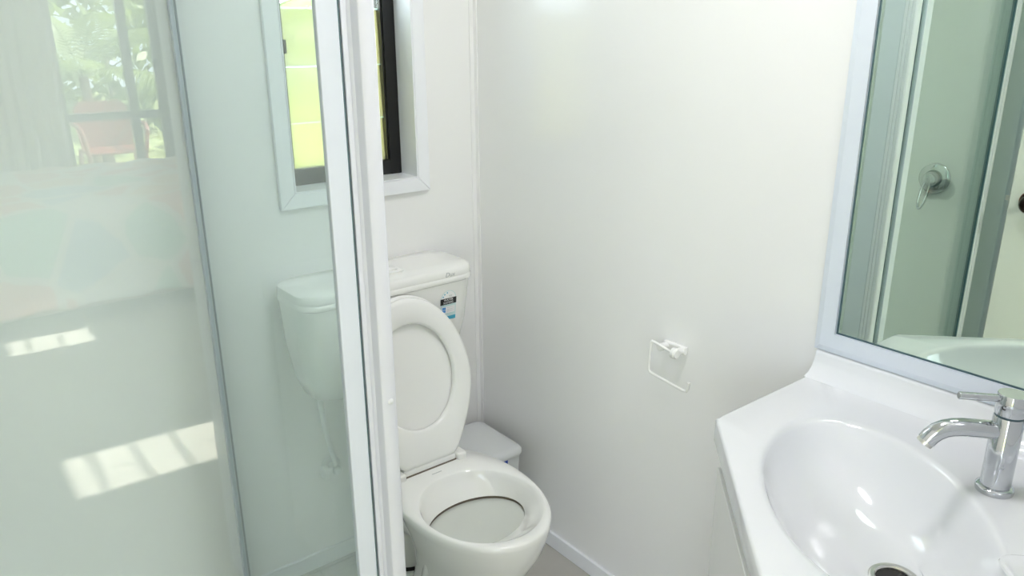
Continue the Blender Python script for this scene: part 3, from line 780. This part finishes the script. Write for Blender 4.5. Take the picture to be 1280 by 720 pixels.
# side wall (sun side) with two narrow high windows
ys = [(-2.665, -2.36), (-4.11, -3.89)]
zw0, zw1 = 1.66, 2.345
b = MB(); yprev = BY0
for (ya, yb), zz0 in zip(sorted(ys), (1.88, 1.72)):
    b.box(BX1, BX1+.1, yprev, ya, 0, H); b.box(BX1, BX1+.1, ya, yb, 0, zz0); b.box(BX1, BX1+.1, ya, yb, zw1, H); yprev = yb
b.box(BX1, BX1+.1, yprev, BY1, 0, H)
struct(b.build('wall_sunny', M['paint'], smooth=False))
b = MB().box(BX0-.1, BX0, BY0, -4.8, 0, H).box(BX0-.1, BX0, -2.4, BY1, 0, H).box(BX0-.1, BX0, -4.8, -2.4, 2.15, H)
struct(b.build('wall_shaded', M['paint'], smooth=False))
b = MB().box(BX0-.1, XL-.1, YF-.1, YF-.02, 0, H).box(.1, BX1+.1, YF-.1, YF-.02, 0, H)
struct(b.build('wall_near', M['paint'], smooth=False))
for k, (ya, yb) in enumerate(ys):
    w_ = thing('window_%d' % (k+2), 'narrow high window on the sunny side', None, (BX1, (ya+yb)/2, 1.7), kind='structure')
    ym = (ya+yb)/2
    MB().box(BX1+.03, BX1+.045, ym-.0015, ym+.0015, 1.6, zw1).build('glazing_bar', M['black'], w_, smooth=False)
    for z in (1.92, 2.06, 2.20):
        MB().box(BX1+.03, BX1+.045, ya, yb, z-.0012, z+.0012).build('glazing_bar', M['black'], w_, smooth=False)
# glazed door of the bedroom
gd = thing('door_2', 'dark framed glazed door to the deck', None, (.1, BY0, 0), kind='structure')
for xx, ww in ((OX0, .05), (.145, .06), (.355, .075), (OX1-.05, .05)):
    MB().box(xx, xx+ww, BY0-.08, BY0-.03, 0, 2.14).build('stile', M['black'], gd, bevel=.002)
for z in (0, .855, 2.08):
    MB().box(OX0+.05, OX1-.05, BY0-.075, BY0-.035, z, z+.06).build('rail', M['black'], gd, bevel=.002)
# curtains with folds
def curtain(x0, x1, y, label):
    n = 90; rg = []
    for z in (.03, 2.2):
        rg.append([(x0+(x1-x0)*k/n, y+.035*math.sin(k*2*PI/9)+.012*math.sin(k*.9), z) for k in range(n+1)]+[(x0+(x1-x0)*k/n, y+.008+.035*math.sin(k*2*PI/9)+.012*math.sin(k*.9), z) for k in range(n, -1, -1)])
    o = MB().loft(rg).build('curtain', M['curtain']); tag(o, label, 'curtain', None)
curtain(-1.15, -.30, BY0+.14, 'beige pleated curtain beside the glazed deck door')
# bed
bd = thing('bed', 'low bed under a pale quilt printed with big flowers', 'bed', (-.4, -5.0, 0))
MB().box(-1.35, .60, -5.95, -4.35, .06, .30).build('bed_base', M['wood'], bd, bevel=.01)
MB().loft([rrect(-.375, -5.15, .97, .80, .08, z) for z in (.30, .31, .55)]+[rrect(-.375, -5.15, .95, .78, .08, .575)]).build('mattress', M['mattress'], bd)
qt = MB()
n = 60
prof_q = [(-5.90, .60), (-4.40, .60), (-4.31, .58), (-4.285, .53), (-4.28, .40), (-4.275, .12)]
rg = []
for y, z in prof_q:
    rg.append([(-1.36+1.97*k/n, y+.010*math.sin(k*1.1), z+.006*math.sin(k*.7+y*5)) for k in range(n+1)])
for k in range(len(rg)):
    pass
qt.loft([r+[(x, y+.012 if i > 2 else y, z-.012) for x, y, z in reversed(r)] for i, r in enumerate(rg)])
qt.build('quilt', M['quilt'], bd, angle=60)

# ------------------------------------------------------------------ outdoors
struct(MB().box(-25, 25, -30, 25, -.40, -.30).build('ground', M['lawn'], smooth=False), 'lawn around the building')
struct(MB().box(-3, 3, -9.5, BY0-.1, -.12, -.02).build('deck', M['deck'], smooth=False), 'pale deck outside the bedroom')
def palm(name, base, h, nf, L, label, seed, mt, up=.9):
    rnd = random.Random(seed)
    t = thing(name, label, 'plant', base)
    bx, by, bz = base
    MB().tube([(bx, by, bz), (bx+.03, by, bz+h*.5), (bx, by+.03, bz+h)], [.09, .075, .06], 10).build('trunk', M['soil'], t)
    for k in range(nf):
        a = 2*PI*k/nf + rnd.uniform(-.3, .3); el = rnd.uniform(.2, up)*PI/2
        mb = MB(); pts = []
        for i in range(13):
            s = i/12*L
            drop = .42*(i/12)**2*L
            pts.append(Vector((bx+math.cos(a)*s*math.cos(el), by+math.sin(a)*s*math.cos(el), bz+h+s*math.sin(el)-drop)))
        mb.tube(pts, [.012-.009*i/12 for i in range(13)], 5)
        for i in range(2, 13):
            for fr in (0, .5):
                if i == 12 and fr: continue
                p = pts[i].lerp(pts[min(i+1, 12)], fr); tg = (pts[min(i+1, 12)]-pts[i-1]).normalized()
                sdv = tg.cross(Vector((0, 0, 1))).normalized()
                ln = L*.30*math.sin(PI*(.12+.80*(i+fr)/13))
                for sg in (-1, 1):
                    tip = p+sdv*sg*ln*.8+tg*ln*.55-Vector((0, 0, ln*.35)); mid = p.lerp(tip, .45)+Vector((0, 0, ln*.06))
                    wv = tg*.018
                    mb.add([p-wv*.4, p+wv*.4, mid+wv, mid-wv, tip], [(0, 1, 2, 3), (3, 2, 4)])
        mb.build('frond', mt, t, smooth=False)
palm('palm', (1.0, -12.4, -.3), 1.2, 13, 1.6, 'green feather palm beyond the deck', 3, M['leaf'])
palm('palm', (4.6, -13.4, -.3), 2.2, 12, 1.9, 'taller green palm at the end of the deck', 5, M['leaf'])
palm('strap_plant', (.66, -9.95, -.3), .45, 18, .82, 'pale strap leaved plant beside the deck', 8, M['leaf_pale'])
palm('palm', (.10, 2.6, -.3), 1.5, 14, 1.2, 'bright green palm outside the louvre window', 11, M['leaf'])
palm('palm', (3.6, 4.2, -.3), 1.5, 14, 1.5, 'second green palm further along outside the louvre window', 12, M['leaf'])
# hedge backdrop of shrubs beyond the lawn
def shrub(loc, r, seed, label):
    rnd = random.Random(seed); mb = MB()
    for k in range(900):
        u = rnd.uniform(-1, 1); a = rnd.uniform(0, 2*PI); q = math.sqrt(1-u*u); rr_ = r*rnd.uniform(.7, 1)
        p = Vector((loc[0]+rr_*q*math.cos(a), loc[1]+rr_*q*math.sin(a), loc[2]+r*.9+rr_*u*.95))
        d1 = Vector((rnd.uniform(-1, 1), rnd.uniform(-1, 1), rnd.uniform(-1, 1))).normalized()*r*.14
        d2 = d1.cross(Vector((rnd.uniform(-1, 1), rnd.uniform(-1, 1), rnd.uniform(-1, 1)))).normalized()*r*.05
        mb.add([p-d1, p+d2, p+d1, p-d2], [(0, 1, 2, 3)])
    t = thing('shrub', label, 'plant', loc)
    mb.build('foliage', M['leaf'], t, smooth=False)
    MB().tube([loc, (loc[0], loc[1], loc[2]+r)], [.05, .03], 8).build('stem', M['soil'], t)
shrub((-2.6, -15.2, -.3), 1.4, 21, 'dense green shrub beyond the deck, left of the palms')
shrub((2.2, -16.5, -.3), 1.6, 22, 'dense green shrub beyond the deck, right of the palms')
shrub((1.30, 1.75, -.3), .85, 31, 'olive green shrub close outside the louvre window')
# plastic armchair on the deck
ch = thing('armchair', 'red plastic armchair on the deck outside the bedroom', 'chair', (.38, -8.2, -.02))
cx0, cy0, cz0 = .38, -8.2, -.02
for sx in (-1, 1):
    for sy in (-1, 1):
        MB().tube([(cx0+sx*.27, cy0+sy*.25, cz0), (cx0+sx*.24, cy0+sy*.20, cz0+.42)], [.018, .022], 10).build('leg', M['red'], ch)
    MB().tube([(cx0+sx*.25, cy0+.22, cz0+.40), (cx0+sx*.28, cy0+.24, cz0+.60), (cx0+sx*.285, cy0+.18, cz0+.655), (cx0+sx*.285, cy0-.15, cz0+.665), (cx0+sx*.26, cy0-.24, cz0+.66)], .020, 10).build('armrest', M['red'], ch)
MB().loft([rrect(cx0, cy0, .25, .23, .06, cz0+.40), rrect(cx0, cy0, .26, .24, .06, cz0+.415), rrect(cx0, cy0, .25, .23, .06, cz0+.43)]).build('seat', M['red'], ch)
bk = MB()
bkr = []
for z, yy, hw in ((.42, -.20, .23), (.62, -.25, .25), (.80, -.285, .235), (.86, -.295, .18)):
    bkr.append([(cx0-hw, cy0+yy+.03, cz0+z), (cx0, cy0+yy, cz0+z), (cx0+hw, cy0+yy+.03, cz0+z), (cx0+hw, cy0+yy+.012, cz0+z), (cx0, cy0+yy-.018, cz0+z), (cx0-hw, cy0+yy+.012, cz0+z)])
bk.loft(bkr).build('backrest', M['red'], ch)
